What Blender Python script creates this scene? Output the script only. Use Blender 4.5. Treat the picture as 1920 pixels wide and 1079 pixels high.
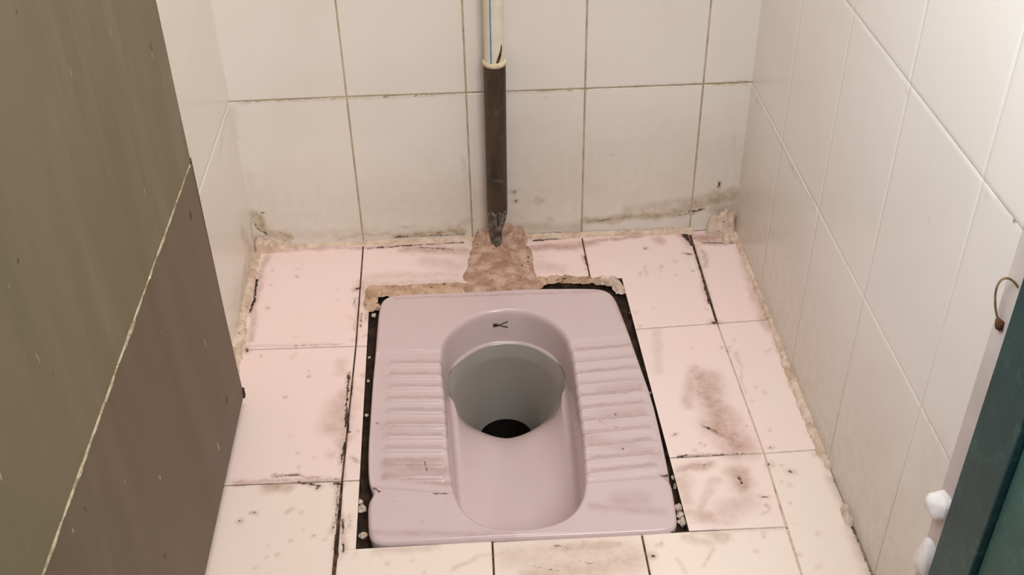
import bpy, bmesh, math, random
import numpy as np
from mathutils import Vector, Matrix

# ------------------------------------------------------------------ clear
for o in list(bpy.data.objects): bpy.data.objects.remove(o)
SC = bpy.context.scene
COL = SC.collection

# ------------------------------------------------------------------ camera
CAM = np.array([0.4167, -1.6986, 1.1707])
PITCH, YAW, ROLL, FPX = 0.6478, 0.0315, -0.0206, 2103.0
def cam_axes():
    cp, sp, cy, sy = math.cos(PITCH), math.sin(PITCH), math.cos(YAW), math.sin(YAW)
    f = np.array([sy*cp, cy*cp, -sp]); r = np.array([cy, -sy, 0.0]); u = np.cross(r, f)
    c, s = math.cos(ROLL), math.sin(ROLL)
    return c*r + s*u, -s*r + c*u, f
AR, AU, AF = cam_axes()
cd = bpy.data.cameras.new('camera'); cam = bpy.data.objects.new('camera', cd); COL.objects.link(cam)
cd.sensor_width = 36; cd.lens = FPX/1920*36; cd.clip_start = 0.02
cam.matrix_world = Matrix(((AR[0], AU[0], -AF[0], CAM[0]), (AR[1], AU[1], -AF[1], CAM[1]), (AR[2], AU[2], -AF[2], CAM[2]), (0, 0, 0, 1)))
SC.camera = cam

# ------------------------------------------------------------------ light
W = bpy.data.worlds.new('daylight'); SC.world = W; W.use_nodes = True
bg = W.node_tree.nodes['Background']; bg.inputs[0].default_value = (0.86, 0.93, 1.0, 1); bg.inputs[1].default_value = 0.03
def area(name, loc, target, size, power, color, sy=None):
    l = bpy.data.lights.new(name, 'AREA'); l.energy = power; l.size = size; l.color = color
    if sy: l.shape = 'RECTANGLE'; l.size_y = sy
    o = bpy.data.objects.new(name, l); COL.objects.link(o); o.location = loc
    o.rotation_euler = (Vector(target)-Vector(loc)).to_track_quat('-Z', 'Y').to_euler()
    return o
area('doorway_daylight', (1.05, -2.2, 2.1), (0.35, -0.15, 0.25), 1.0, 45, (0.985, 1.0, 0.99))
area('ceiling_lamp', (0.42, -0.42, 2.35), (0.40, -0.40, 0), 0.5, 11.8, (1.0, 0.925, 0.865))
wall_fill = area('right_wall_fill', (0.15, -1.25, 1.5), (0.95, -0.75, 0.85), 0.5, 4.7, (0.80, 0.91, 1.0)); wall_fill.data.spread = math.radians(70)  # added unseen fill lamp, beamed onto the upper front of the right wall
SC.view_settings.view_transform = 'Standard'
try: SC.view_settings.look = 'None'
except Exception: pass
SC.view_settings.exposure = 0.0; SC.view_settings.gamma = 1; SC.view_settings.use_curve_mapping = False

# ------------------------------------------------------------------ measuring helpers: a photo point seen on a real plane of the room
WR, WSK = 0.8821, 0.0239          # right wall at x = WR - WSK*y (slightly out of square)
def ray(x, y):
    d = AF*FPX + AR*(x-960) - AU*(y-539.5); return d
def fl(x, y, z=0.0):
    d = ray(x, y); p = CAM + d*(z-CAM[2])/d[2]; return (p[0], p[1])
def bk(x, y, Y=0.0):
    d = ray(x, y); p = CAM + d*(Y-CAM[1])/d[1]; return (p[0], p[2])
def rw(x, y):
    n = np.array([1, WSK, 0]); d = ray(x, y); p = CAM + d*((WR-CAM@n)/(d@n)); return (p[1], p[2])
def lw(x, y, X):
    d = ray(x, y); p = CAM + d*(X-CAM[0])/d[0]; return (p[1], p[2])
def sm(t): t = np.clip(t, 0, 1); return t*t*(3-2*t)

def vnoise(x, y, scale, seed=0):
    x = np.asarray(x)/scale; y = np.asarray(y)/scale
    xi = np.floor(x).astype(np.int64); yi = np.floor(y).astype(np.int64); xf = x-xi; yf = y-yi
    def h(a, b):
        n = (a*374761393 + b*668265263 + seed*982451653) & 0xffffffff
        n = ((n ^ (n >> 13))*1274126177) & 0xffffffff
        return ((n ^ (n >> 16)) & 0xffff)/65535.0
    u = xf*xf*(3-2*xf); v = yf*yf*(3-2*yf)
    return (h(xi, yi)*(1-u)+h(xi+1, yi)*u)*(1-v) + (h(xi, yi+1)*(1-u)+h(xi+1, yi+1)*u)*v
def fbm(x, y, scale, seed=0, n=4):
    s = 0; a = .5; t = 0
    for i in range(n): s = s + a*vnoise(x, y, scale/2**i, seed+i*7); t += a; a *= .55
    return s/t

def field(u, v, strokes, warp=0.0, ws=.012):
    """strokes: (list of 2-D points, half width, strength[, hard]) -> max field"""
    out = np.zeros(len(u))
    if warp:
        u = u+warp*2*(fbm(u, v, ws, 101, 3)-.5); v = v+warp*2*(fbm(u, v, ws, 202, 3)-.5)
    for st in strokes:
        pts, w, s = st[:3]; pts = np.array(pts, float)
        if len(pts) == 1: pts = np.vstack([pts, pts+1e-5])
        m = (u > pts[:, 0].min()-w) & (u < pts[:, 0].max()+w) & (v > pts[:, 1].min()-w) & (v < pts[:, 1].max()+w)
        if not m.any(): continue
        U, V = u[m], v[m]; best = np.full(len(U), 9e9)
        for a, b in zip(pts[:-1], pts[1:]):
            d = b-a; L = d@d+1e-12; t = np.clip(((U-a[0])*d[0]+(V-a[1])*d[1])/L, 0, 1)
            best = np.minimum(best, np.hypot(U-a[0]-t*d[0], V-a[1]-t*d[1]))
        out[m] = np.maximum(out[m], s*sm(1-best/w))
    return out

# ------------------------------------------------------------------ materials
def srgb(r, g, b):
    f = lambda c: (c/255/12.92) if c/255 <= .04045 else ((c/255+.055)/1.055)**2.4
    return (f(r), f(g), f(b), 1)
class NT:
    def __init__(s, name):
        s.m = bpy.data.materials.new(name); s.m.use_nodes = True; s.t = s.m.node_tree; s.t.nodes.clear()
        s.out = s.n('ShaderNodeOutputMaterial'); s.p = s.n('ShaderNodeBsdfPrincipled'); s.l(s.p.outputs[0], s.out.inputs[0])
        s.tc = s.n('ShaderNodeNewGeometry').outputs['Position']
    def n(s, t): return s.t.nodes.new(t)
    def l(s, a, b): s.t.links.new(a, b)
    def noise(s, scale, detail=4, rough=.55, vec=None, dist=0):
        n = s.n('ShaderNodeTexNoise'); n.inputs['Scale'].default_value = scale; n.inputs['Detail'].default_value = detail
        n.inputs['Roughness'].default_value = rough; n.inputs['Distortion'].default_value = dist
        s.l(vec if vec is not None else s.tc, n.inputs['Vector']); return n.outputs[0]
    def scaled(s, v):
        m = s.n('ShaderNodeMapping'); m.inputs['Scale'].default_value = v; s.l(s.tc, m.inputs[0]); return m.outputs[0]
    def rng(s, x, a, b, c=0., d=1.):
        m = s.n('ShaderNodeMapRange'); m.interpolation_type = 'SMOOTHSTEP'
        s.l(x, m.inputs[0])
        for i, v in enumerate((a, b, c, d)): m.inputs[i+1].default_value = v
        return m.outputs[0]
    def math(s, op, a, b):
        m = s.n('ShaderNodeMath'); m.operation = op
        for i, v in enumerate((a, b)):
            if isinstance(v, (int, float)): m.inputs[i].default_value = v
            else: s.l(v, m.inputs[i])
        return m.outputs[0]
    def mix(s, f, a, b):
        m = s.n('ShaderNodeMix'); m.data_type = 'RGBA'
        for i, v in ((0, f), (6, a), (7, b)):
            if isinstance(v, (int, float)): m.inputs[i].default_value = v
            elif isinstance(v, tuple): m.inputs[i].default_value = v
            else: s.l(v, m.inputs[i])
        return m.outputs[2]
    def attr(s, name):
        a = s.n('ShaderNodeAttribute'); a.attribute_name = name; return a.outputs['Fac']
    def fin(s, col, rough=.4, bump=None, bs=.2, bd=.001, spec=.5):
        if isinstance(col, tuple): s.p.inputs['Base Color'].default_value = col
        else: s.l(col, s.p.inputs['Base Color'])
        if isinstance(rough, (int, float)): s.p.inputs['Roughness'].default_value = rough
        else: s.l(rough, s.p.inputs['Roughness'])
        s.p.inputs['Specular IOR Level'].default_value = spec
        if bump is not None:
            b = s.n('ShaderNodeBump'); b.inputs['Strength'].default_value = bs; b.inputs['Distance'].default_value = bd
            s.l(bump, b.inputs['Height']); s.l(b.outputs[0], s.p.inputs['Normal'])
        return s.m

def tile_mat(name, base, base2, dirtc, blackc, rough, speck=.0, blotch=4.0, bamt=.5):
    t = NT(name)
    c = t.mix(t.math('MULTIPLY', t.rng(t.noise(blotch, 3), .35, .7), bamt), base, base2)
    fine = t.noise(170, 5, .7)
    if name.startswith('pink'): c = t.mix(t.attr('tint'), c, srgb(234, 216, 204))
    if speck:
        c = t.mix(t.math('MULTIPLY', t.rng(t.noise(60, 6, .75), .60, .76), speck), c, dirtc)
    d = t.attr('dirt'); n2 = t.noise(55, 6, .72)
    df = t.math('MULTIPLY', d, t.rng(n2, .25, .75, .45, 1.15))
    df = t.math('MINIMUM', df, 1.0)
    c = t.mix(df, c, dirtc)
    if name.startswith('mauve'): c = t.mix(t.math('MULTIPLY', t.attr('stain_shade'), .62), c, srgb(128, 134, 120))  # grey-green staining that also paints the funnel's shade into the glaze
    k = t.attr('black'); kk = t.math('ADD', k, t.math('MULTIPLY', t.math('SUBTRACT', fine, .5), 1.5))
    kf = t.math('MULTIPLY', t.rng(kk, .22, .85), t.rng(k, .02, .12))
    c = t.mix(kf, c, blackc)
    r = t.math('ADD', rough, t.math('MULTIPLY', kf, .4))
    return t.fin(c, r, t.noise(9, 3), .14, .002)
M_floor = tile_mat('pink_floor_tile', srgb(237, 210, 204), srgb(232, 214, 208), srgb(142, 88, 50), srgb(46, 28, 16), .30, .35)
M_bed = None
M_wall = tile_mat('cream_wall_tile', srgb(228, 220, 211), srgb(220, 209, 196), srgb(146, 114, 52), srgb(66, 48, 32), .24, .12)
M_wallR = tile_mat('beige_wall_tile', srgb(224, 216, 208), srgb(216, 206, 194), srgb(156, 122, 58), srgb(70, 58, 42), .22, .05)
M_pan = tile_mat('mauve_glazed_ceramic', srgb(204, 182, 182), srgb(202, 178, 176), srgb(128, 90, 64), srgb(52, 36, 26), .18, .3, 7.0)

def simple(name, c1, c2, scale=30, rough=.8, bs=.4, c3=None, t3=.62, bd=.002, spec=.3):
    t = NT(name); c = t.mix(t.rng(t.noise(scale, 5, .65), .35, .65), c1, c2)
    if c3: c = t.mix(t.rng(t.noise(scale*3.1, 6, .7), t3, t3+.07), c, c3)
    return t.fin(c, rough, t.noise(scale*5, 5, .7), bs, bd, spec)
M_mortar = simple('pale_mortar', srgb(222, 200, 182), srgb(196, 168, 146), 45, .85, .6, srgb(110, 90, 68), .60)
M_mortar_d = simple('stained_mortar', srgb(200, 168, 150), srgb(158, 122, 100), 38, .8, .5, srgb(96, 74, 58), .60)
M_mortar_b = simple('beige_mortar', srgb(200, 168, 144), srgb(164, 132, 106), 40, .85, .4, srgb(96, 70, 50), .57)
M_crumb = simple('crumb_mortar', srgb(220, 200, 186), srgb(184, 158, 138), 80, .85, .5)
M_pitdirt = simple('black_gap_dirt', srgb(44, 30, 22), srgb(66, 48, 36), 60, .9, .8, srgb(104, 80, 60), .62)
M_grout_w = simple('wall_grout', srgb(192, 176, 150), srgb(160, 144, 116), 22, .9, .3)
M_grout_r = simple('right_wall_grout', srgb(200, 188, 168), srgb(178, 164, 142), 18, .9, .3)
M_white = simple('white_plastic', srgb(226, 218, 200), srgb(214, 204, 184), 20, .35, .05)
M_blue = simple('blue_stripe', srgb(96, 150, 186), srgb(80, 132, 170), 40, .4, .05)
M_collar = simple('cream_pipe_rim', srgb(226, 214, 186), srgb(200, 182, 150), 60, .6, .3)
M_rust = simple('rust_stain', srgb(60, 36, 22), srgb(110, 66, 36), 90, .8, .3)
M_plump = simple('white_plaster', srgb(236, 230, 228), srgb(226, 216, 210), 40, .6, .3)
M_jamb = simple('pink_plaster', srgb(206, 190, 184), srgb(196, 182, 172), 14, .7, .3, srgb(140, 116, 100), .70)
M_drain = simple('drain_black', srgb(14, 12, 10), srgb(22, 18, 14), 40, .5, .2)
M_mark = simple('printed_mark', srgb(48, 38, 40), srgb(60, 48, 48), 60, .5, .1)
M_edge = simple('door_edge', srgb(70, 56, 40), srgb(96, 80, 60), 50, .7, .4)
M_chalk = simple('chalky_joint', srgb(196, 182, 156), srgb(140, 124, 98), 60, .9, .5, srgb(230, 220, 200), .6)
M_hook = simple('rusty_wire', srgb(150, 126, 92), srgb(112, 78, 46), 120, .55, .4)

def pipe_mat():
    t = NT('brown_grimed_pipe'); v = t.scaled((1, 1, .25))
    c = t.mix(t.rng(t.noise(40, 5, .6, v), .3, .7), srgb(40, 28, 12), srgb(72, 56, 34))
    c = t.mix(t.rng(t.noise(28, 3, .5), .58, .72), c, srgb(104, 94, 78))
    return t.fin(c, .5, t.noise(150, 4), .4, .001)
M_pipe = pipe_mat()
M_tear = simple('torn_grey_metal', srgb(124, 116, 106), srgb(66, 58, 50), 90, .5, .5)

def door_mat(name, a, b, c3):
    t = NT(name); v = t.scaled((1, 1.6, .35))
    c = t.mix(t.rng(t.noise(2.6, 5, .6, v, .8), .32, .68), a, b)
    c = t.mix(t.math('MULTIPLY', t.rng(t.noise(5, 5, .65, t.scaled((1, 1.6, .45)), .5), .50, .72), .45), c, c3)
    c = t.mix(t.math('MULTIPLY', t.rng(t.noise(26, 6, .75, t.scaled((1, 1.2, .14)), .2), .50, .75), .22), c, srgb(80, 66, 48))
    c = t.mix(t.math('MULTIPLY', t.rng(t.noise(46, 2, .5, t.scaled((1, 1.3, .45))), .735, .775), .7), c, srgb(190, 180, 156))
    c = t.mix(t.math('MULTIPLY', t.rng(t.noise(38, 2, .5, t.scaled((1.2, 1, .7))), .74, .78), .8), c, srgb(56, 44, 30))
    return t.fin(c, .60, t.noise(40, 5, .6, v), .3, .001, .3)
M_door_u = door_mat('olive_grey_board', srgb(108, 102, 74), srgb(124, 110, 88), srgb(136, 128, 108))
M_door_l = door_mat('brown_grey_board', srgb(100, 84, 64), srgb(114, 98, 82), srgb(122, 106, 88))

def green_mat(name, a, b, c3):
    t = NT(name)
    c = t.mix(t.rng(t.noise(14, 5, .7, t.scaled((1, 1, .6))), .3, .7), a, b)
    c = t.mix(t.math('MULTIPLY', t.rng(t.noise(32, 7, .8), .52, .74), .7), c, c3)
    return t.fin(c, .5, t.noise(80, 4), .3, .001, .4)
M_green = green_mat('dark_green_paint', srgb(16, 52, 52), srgb(24, 64, 62), srgb(70, 108, 100))
M_green2 = green_mat('worn_green_paint', srgb(26, 74, 68), srgb(44, 94, 84), srgb(98, 130, 116))

# ------------------------------------------------------------------ object helpers
def link(name, me, m, parent=None):
    o = bpy.data.objects.new(name, me); COL.objects.link(o)
    if m is not None:
        for mm in (m if isinstance(m, (list, tuple)) else [m]): me.materials.append(mm)
    if parent: o.parent = parent
    return o
def tag(o, label, cat, group=None):
    o['label'] = label; o['category'] = cat
    if group: o['group'] = group
    return o
def struct(o): o['kind'] = 'structure'; return o
def empty(name, loc=(0, 0, 0)):
    o = bpy.data.objects.new(name, None); COL.objects.link(o); o.location = loc; o.empty_display_size = .05; return o
def mesh(name, V, F, smooth=True):
    me = bpy.data.meshes.new(name); me.from_pydata([tuple(map(float, v)) for v in V], [], [tuple(map(int, f)) for f in F]); me.update()
    if smooth: me.polygons.foreach_set('use_smooth', [True]*len(me.polygons))
    return me
def put_attr(me, name, vals):
    a = me.attributes.new(name, 'FLOAT', 'POINT'); a.data.foreach_set('value', np.asarray(vals, dtype=np.float32))

class Tiles:
    """Collects tile slabs. Each tile is a 4-corner patch on a plane (2-D coords) with a rounded, slightly sunk edge."""
    def __init__(s): s.V = []; s.F = []; s.n = 0; s.T = []
    def quad(s, c, gaps=(1, 1, 1, 1), res=.0022, th=.0022, tilt=0.0, lift=0.0, tint=0.0):
        # c: corners a(u0,v0) b(u1,v0) c(u1,v1) d(u0,v1);  gaps: half-gap in metres at v0, u1, v1, u0
        c = [np.array(p, float) for p in c]
        def line(p, q, g, inner):
            d = (q-p)/np.linalg.norm(q-p); nrm = np.array([-d[1], d[0]])
            if (inner-p)@nrm < 0: nrm = -nrm
            return p+nrm*g, d
        ctr = sum(c)/4
        L = [line(c[i], c[(i+1) % 4], gaps[i], ctr) for i in range(4)]
        def isect(A, B):
            p, d = A; q, e = B; M = np.array([d, -e]).T; t = np.linalg.solve(M, q-p); return p+d*t[0]
        P = [isect(L[3], L[0]), isect(L[0], L[1]), isect(L[1], L[2]), isect(L[2], L[3])]
        lu = np.linalg.norm(P[1]-P[0]); lv = np.linalg.norm(P[3]-P[0])
        def params(length, g0, g1):
            n = max(2, int(length/res)); t = list(np.linspace(0, length, n+1))
            e = .0009
            core = [x for x in t if (x > e*1.5 or g0 == 0) and (x < length-e*1.5 or g1 == 0)]
            pre = [0, e*.35, e] if g0 else ([] if core and core[0] == 0 else [0])
            post = [length-e, length-e*.35, length] if g1 else ([] if core and core[-1] == length else [length])
            return np.array(pre+core+post)/length
        U = params(lu, gaps[3], gaps[1]); Vv = params(lv, gaps[0], gaps[2])
        uu, vv = np.meshgrid(U, Vv)
        X = (1-uu)[..., None]*(1-vv)[..., None]*P[0] + uu[..., None]*(1-vv)[..., None]*P[1] + uu[..., None]*vv[..., None]*P[2] + (1-uu)[..., None]*vv[..., None]*P[3]
        h = np.zeros_like(uu)
        def edge(dist): return -th*(1-np.sqrt(np.clip(1-(1-np.clip(dist/.0009, 0, 1))**2, 0, 1)))
        if gaps[3]: h = np.minimum(h, edge(uu*lu))
        if gaps[1]: h = np.minimum(h, edge((1-uu)*lu))
        if gaps[0]: h = np.minimum(h, edge(vv*lv))
        if gaps[2]: h = np.minimum(h, edge((1-vv)*lv))
        h = h + tilt*(uu-.5) + lift
        nu, nv = len(U), len(Vv); s.T.append(np.full(nu*nv, tint))
        s.V.append(np.column_stack([X[..., 0].ravel(), X[..., 1].ravel(), h.ravel()]))
        i = np.arange(nu*nv).reshape(nv, nu)
        s.F.append(np.column_stack([i[:-1, :-1].ravel(), i[:-1, 1:].ravel(), i[1:, 1:].ravel(), i[1:, :-1].ravel()])+s.n)
        s.n += nu*nv
    def arrays(s): return np.vstack(s.V), np.vstack(s.F)

def build_arrays(name, V, F, smooth=True):
    me = bpy.data.meshes.new(name)
    me.vertices.add(len(V)); me.vertices.foreach_set('co', np.ascontiguousarray(V, dtype=np.float32).ravel())
    me.loops.add(F.size); me.loops.foreach_set('vertex_index', np.ascontiguousarray(F, dtype=np.int32).ravel())
    me.polygons.add(len(F)); me.polygons.foreach_set('loop_start', np.arange(0, F.size, F.shape[1], dtype=np.int32))
    me.polygons.foreach_set('loop_total', np.full(len(F), F.shape[1], dtype=np.int32))
    if smooth: me.polygons.foreach_set('use_smooth', np.ones(len(F), dtype=bool))
    me.update(calc_edges=True); me.validate(); return me

def merge_tiles(name, T, toworld, flip, bedV, bedF, mats, D, K, bedD=0., bedK=0.):
    """one mesh = tile faces + grout bed faces (second material)"""
    V, F = T.arrays()
    d = field(V[:, 0], V[:, 1], [(p, w*1.35, s_) for p, w, s_ in D], .007, .02)
    d = np.maximum(d, field(V[:, 0], V[:, 1], [(p, .0025+w*2.2, s_*.45) for p, w, s_ in K], .003, .01)); k = field(V[:, 0], V[:, 1], K, .0026, .006)*(.45+1.05*fbm(V[:, 0], V[:, 1], .012, 303))
    nv = len(V); V = np.vstack([V, bedV]); nf = len(F); F = np.vstack([F, np.array(bedF)+nv])
    if callable(bedD): bd = bedD(bedV)
    else: bd = np.full(len(bedV), bedD)
    if flip: F = F[:, ::-1]
    me = build_arrays(name, toworld(V), F)
    mi = np.zeros(len(F), dtype=np.int32); mi[nf:] = 1; me.polygons.foreach_set('material_index', mi)
    put_attr(me, 'tint', np.concatenate(T.T+[np.zeros(len(bedV))])); put_attr(me, 'dirt', np.concatenate([d, bd])); put_attr(me, 'black', np.concatenate([k, np.full(len(bedV), bedK)]))
    return link(name, me, mats)

random.seed(4)
# ================================================================== FLOOR
Z = 0.0
LX = 0.006
back = lambda p: (p[0], 0.0)
c1 = [back(fl(681, 458)), fl(667, 649), fl(641, 902), fl(628, 1079)]
c4 = [back(fl(1294, 440)), fl(1345, 606), fl(1433, 850), fl(1474, 988), fl(1503, 1079)]
c2b, c3b = (0.400, 0.0), (0.600, 0.0)
oTL, oTR, oBR, oBL = fl(694, 538), fl(1166, 522), fl(1292, 996), fl(667, 1031)
def lerp(a, b, t): return (a[0]+(b[0]-a[0])*t, a[1]+(b[1]-a[1])*t)
def on(a, b, yv): t = (yv-a[1])/(b[1]-a[1]); return lerp(a, b, t)
oL1, oL2 = on(oTL, oBL, fl(687, 649)[1]), on(oTL, oBL, fl(668, 901)[1])
oR1, oR2 = on(oTR, oBR, fl(1195, 617)[1]), on(oTR, oBR, fl(1264, 858)[1])
RW = lambda y: (WR-WSK*y-.001, y)
g = .0011
T = Tiles()
yA, yB = fl(560, 650)[1], fl(540, 903)[1]
def Q(a, b, c, d, *gp, **k): T.quad([a, b, c, d], gp, **k)
# quads run: a-b far edge, c-d near edge; gaps: far, right, near, left
Q((LX, -.004), c1[0], c1[1], (LX, yA-.002), .001, g, g, .0)
Q((LX, yA-.002), c1[1], c1[2], (LX, yB-.002), g, g, g, .0, tint=.15)
f1 = (c1[3][0]-.002, -.905)
Q((LX, yB-.002), c1[2], f1, (LX, -.905), g, .0016, g, .0, tint=.8)
# back row
b1 = on(c1[0], c1[1], oTL[1])
Q(c1[0], c2b, (0.402, lerp(oTL, oTR, .45)[1]), b1, .001, g, 0, g)
Q(b1, oTL, oL1, c1[1], 0, 0, g, g)
o2 = lerp(oTL, oTR, .42); o3 = lerp(oTL, oTR, .86)
Q(c2b, c3b, (0.603, oTR[1]), (0.402, lerp(oTL, oTR, .45)[1]), .001, g, 0, g)
b4 = on(c4[0], c4[1], oTR[1])
Q(c3b, c4[0], b4, (0.603, oTR[1]), .001, .0018, 0, g)
Q(oTR, b4, c4[1], oR1, 0, .0022, g, 0)
Q(c4[0], (WR, -.002), RW(c4[1][1]+.004), c4[1], .001, 0, g, .0018)
# strips beside the pan
Q(c1[1], oL1, oL2, c1[2], g, 0, g, g)
b5 = on(c1[2], c1[3], oBL[1])
Q(c1[2], oL2, oBL, b5, g, 0, 0, .0016, tint=0.8)
Q(oR1, c4[1], c4[2], oR2, g, g*.8, g, 0, tint=0.15)
Q(oR2, c4[2], c4[3], oBR, g, g*.8, g*.7, 0, tint=0.5)
Q(c4[1], RW(c4[1][1]+.004), RW(fl(1535, 843)[1]), c4[2], g, 0, g, g*.8, tint=0.4)
yF = -1.006
p22 = fl(923, 1016); p33 = fl(1203, 1001)
xA2 = on(p22, fl(926, 1079), yF)[0]; xB2 = on(p33, fl(1219, 1079), yF)[0]; xC2 = on(c4[3], c4[4], yF)[0]
Q(b5, p22, (xA2, yF), (c1[3][0]-.004, yF), 0, g, g, .0016, tint=1)
Q(p22, p33, (xB2, yF), (xA2, yF), g, g, g, g, tint=1)
Q(p33, c4[3], (xC2, yF), (xB2, yF), g*.7, g*.5, g, g, tint=1)
Q(c4[2], RW(fl(1535, 843)[1]), RW(yF), (xC2, yF), g, 0, g, g*.5, tint=1)
Q((LX, -.905), f1, (f1[0], -1.205), (LX, -1.205), g, g, g, 0, res=.02)
xs = [c1[3][0]-.004, xA2, xB2, xC2, 1.10]
for i in range(4): Q((xs[i], yF), (xs[i+1], yF), (xs[i+1], yF-.3), (xs[i], yF-.3), g, g, g, g, res=.02)
for j in range(2):
    for i in range(5):
        a = [-.2, .2, .4, .6, .8, 1.1]
        Q((a[i], -1.306-.3*j), (a[i+1], -1.306-.3*j), (a[i+1], -1.606-.3*j), (a[i], -1.606-.3*j), g, g, g, g, res=.03)
P = lambda *pts: [fl(*p) for p in pts]
FD = [(P((930, 460), (935, 510)), .075, .45), (P((700, 535), (860, 530)), .022, .35),   # brown smudges on the floor: photo points on the floor, half width (m), strength
 (P((1322, 712), (1336, 760), (1368, 812)), .030, .60), (P((1350, 800), (1385, 838)), .034, .62), (P((1300, 690), (1290, 760)), .012, .4),
 (P((1320, 800), (1345, 812), (1375, 826)), .007, .8), (P((1380, 885), (1392, 912)), .020, .65), (P((1400, 940), (1360, 962)), .024, .35),
 (P((1275, 880), (1330, 870)), .010, .55), (P((1280, 895), (1285, 940)), .016, .35), (P((1300, 975), (1320, 940), (1340, 900)), .010, .30),
 (P((1295, 965), (1335, 968)), .016, .45), (P((1335, 1003), (1360, 1008)), .014, .45), (P((1290, 1010), (1330, 1020)), .008, .3),
 (P((960, 1042), (1060, 1035), (1180, 1035)), .030, .34), (P((1000, 1075), (1120, 1068), (1190, 1050)), .026, .42), (P((1040, 1030), (1160, 1022)), .012, .5),
 (P((850, 1068), (900, 1045), (1000, 1030)), .005, .3), (P((700, 1036), (820, 1028)), .008, .3),
 (P((640, 760), (628, 800)), .030, .42), (P((648, 735), (644, 830)), .014, .5), (P((640, 680), (636, 700)), .012, .25), (P((625, 850),), .014, .25),
 (P((500, 917), (535, 914)), .013, .6), (P((440, 908), (520, 903), (620, 902)), .005, .45), (P((515, 893), (560, 890), (600, 896)), .0035, .7),
 (P((490, 470), (640, 466), (760, 460)), .008, .45), (P((760, 466), (870, 470)), .018, .55), (P((800, 490), (860, 500)), .022, .28),
 (P((1000, 465), (1080, 462), (1110, 456)), .014, .65), (P((1010, 500), (1050, 505)), .02, .3), (P((1110, 452), (1270, 436)), .007, .6), (P((1235, 452),), .016, .6),
 (P((1280, 440), (1320, 448), (1380, 440)), .016, .8), (P((1316, 455), (1380, 455)), .008, .6), (P((1395, 470), (1420, 560), (1445, 620)), .015, .45),
 (P((1450, 620), (1500, 740), (1540, 830)), .010, .5), (P((1322, 500), (1318, 470)), .006, .5), (P((1230, 620), (1232, 700)), .010, .22),
 (P((690, 520), (860, 514)), .014, .25), (P((680, 530), (690, 600)), .012, .4), 
 (P((1382, 660), (1400, 740)), .0035, .25), (P((500, 480), (478, 560), (470, 640)), .008, .45),
 (P((655, 700), (640, 900), (636, 1000)), .006, .45), (P((668, 560), (668, 640)), .004, .4), (P((1225, 905), (1270, 900)), .01, .4),
]
FK = [
 (P((672, 541), (669, 543)), .0050, 1.2), (P((666, 560), (667, 572)), .003, .7), (P((677, 588), (676, 612)), .0022, 1.), (P((687, 590), (686, 600)), .003, .6),
 (P((655, 700), (650, 752), (648, 800)), .0034, .95), (P((650, 748), (654, 812)), .003, .9), (P((660, 724), (661, 746)), .003, .55), (P((646, 830), (640, 868)), .0032, .95), (P((660, 858), (670, 866)), .002, .9),
 (P((633, 905), (630, 1000), (626, 1079)), .0026, .8), (P((643, 975), (644, 1035)), .0026, .95), (P((632, 955), (622, 1000)), .0025, .6), (P((655, 968), (655, 990)), .0025, .55), (P((630, 1036), (634, 1046)), .004, .8),
 (P((435, 905), (520, 901), (640, 899)), .0018, .5), (P((558, 905), (600, 911)), .0032, .95), (P((598, 913), (594, 916)), .0030, .9), (P((626, 908), (638, 908)), .0040, .9), (P((512, 895), (560, 890)), .0018, .8),
 (P((482, 525), (477, 560), (470, 584)), .0042, 1.2), (P((470, 586), (465, 588)), .005, .8), (P((462, 652), (463, 660)), .005, .8), (P((470, 650), (640, 646)), .0016, .6),
 (P((690, 466), (760, 461), (870, 455)), .0036, .85), (P((790, 464), (850, 468)), .0060, .62), (P((500, 462), (560, 466)), .003, .6),
 (P((1000, 452), (1060, 446)), .0042, .95), (P((1060, 446), (1160, 440), (1270, 432)), .0028, .65), (P((1160, 438), (1172, 440)), .004, .7),
 (P((1276, 432), (1288, 446), (1298, 460)), .0085, 1.0), (P((1298, 456), (1318, 520), (1330, 570)), .0030, .95), (P((1283, 475), (1296, 478)), .0040, .8), (P((1322, 538), (1326, 556)), .0045, .9), (P((1320, 455), (1372, 456)), .0045, .7),
 (P((1210, 466),), .0030, 1.1), (P((1265, 490),), .0022, .6), (P((1208, 500), (1212, 515)), .002, .5), (P((1095, 480), (1100, 498)), .0024, 1.1), (P((1335, 605), (1349, 606)), .004, .9),
 (P((1365, 658),), .003, .7), (P((1367, 651),), .002, .8), (P((1435, 738),), .002, .7), (P((1410, 752),), .002, .6), (P((1445, 840),), .0032, .8), (P((1442, 872),), .0050, .75), (P((1480, 884), (1486, 886)), .004, .7), (P((1480, 910),), .003, .5),
 (P((1384, 893), (1391, 908)), .0030, .9), (P((1322, 872),), .003, .9), (P((1318, 799), (1345, 810)), .0028, .75), (P((1262, 817), (1268, 813)), .002, .8), (P((1437, 948), (1442, 952)), .0018, .8), (P((1422, 931), (1442, 933)), .0014, .7),
 (P((1222, 1043), (1224, 1044)), .0042, 1.2), (P((1230, 1025), (1240, 1018)), .0016, .6), (P((955, 1052),), .0018, .8), (P((449, 977), (451, 978)), .0026, 1.1), (P((475, 961), (480, 963)), .0022, .8), (P((565, 961),), .002, .6),
 (P((1000, 1062), (1050, 1072)), .0016, .55), (P((1060, 1052), (1150, 1062)), .0016, .55), (P((1040, 1024), (1060, 1026)), .0025, .65), (P((1270, 1050), (1285, 1076)), .0014, .5), (P((1340, 1028), (1320, 1062)), .0012, .5),
 (P((1295, 1002), (1470, 990)), .0014, .4), (P((1270, 856), (1400, 850)), .0020, .7),
 (P((1568, 900), (1596, 952)), .009, 1.1), (P((1604, 992), (1640, 1079)), .009, 1.1), (P((1546, 862), (1558, 880)), .005, .8),
]
rr = random.Random(11)
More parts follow.
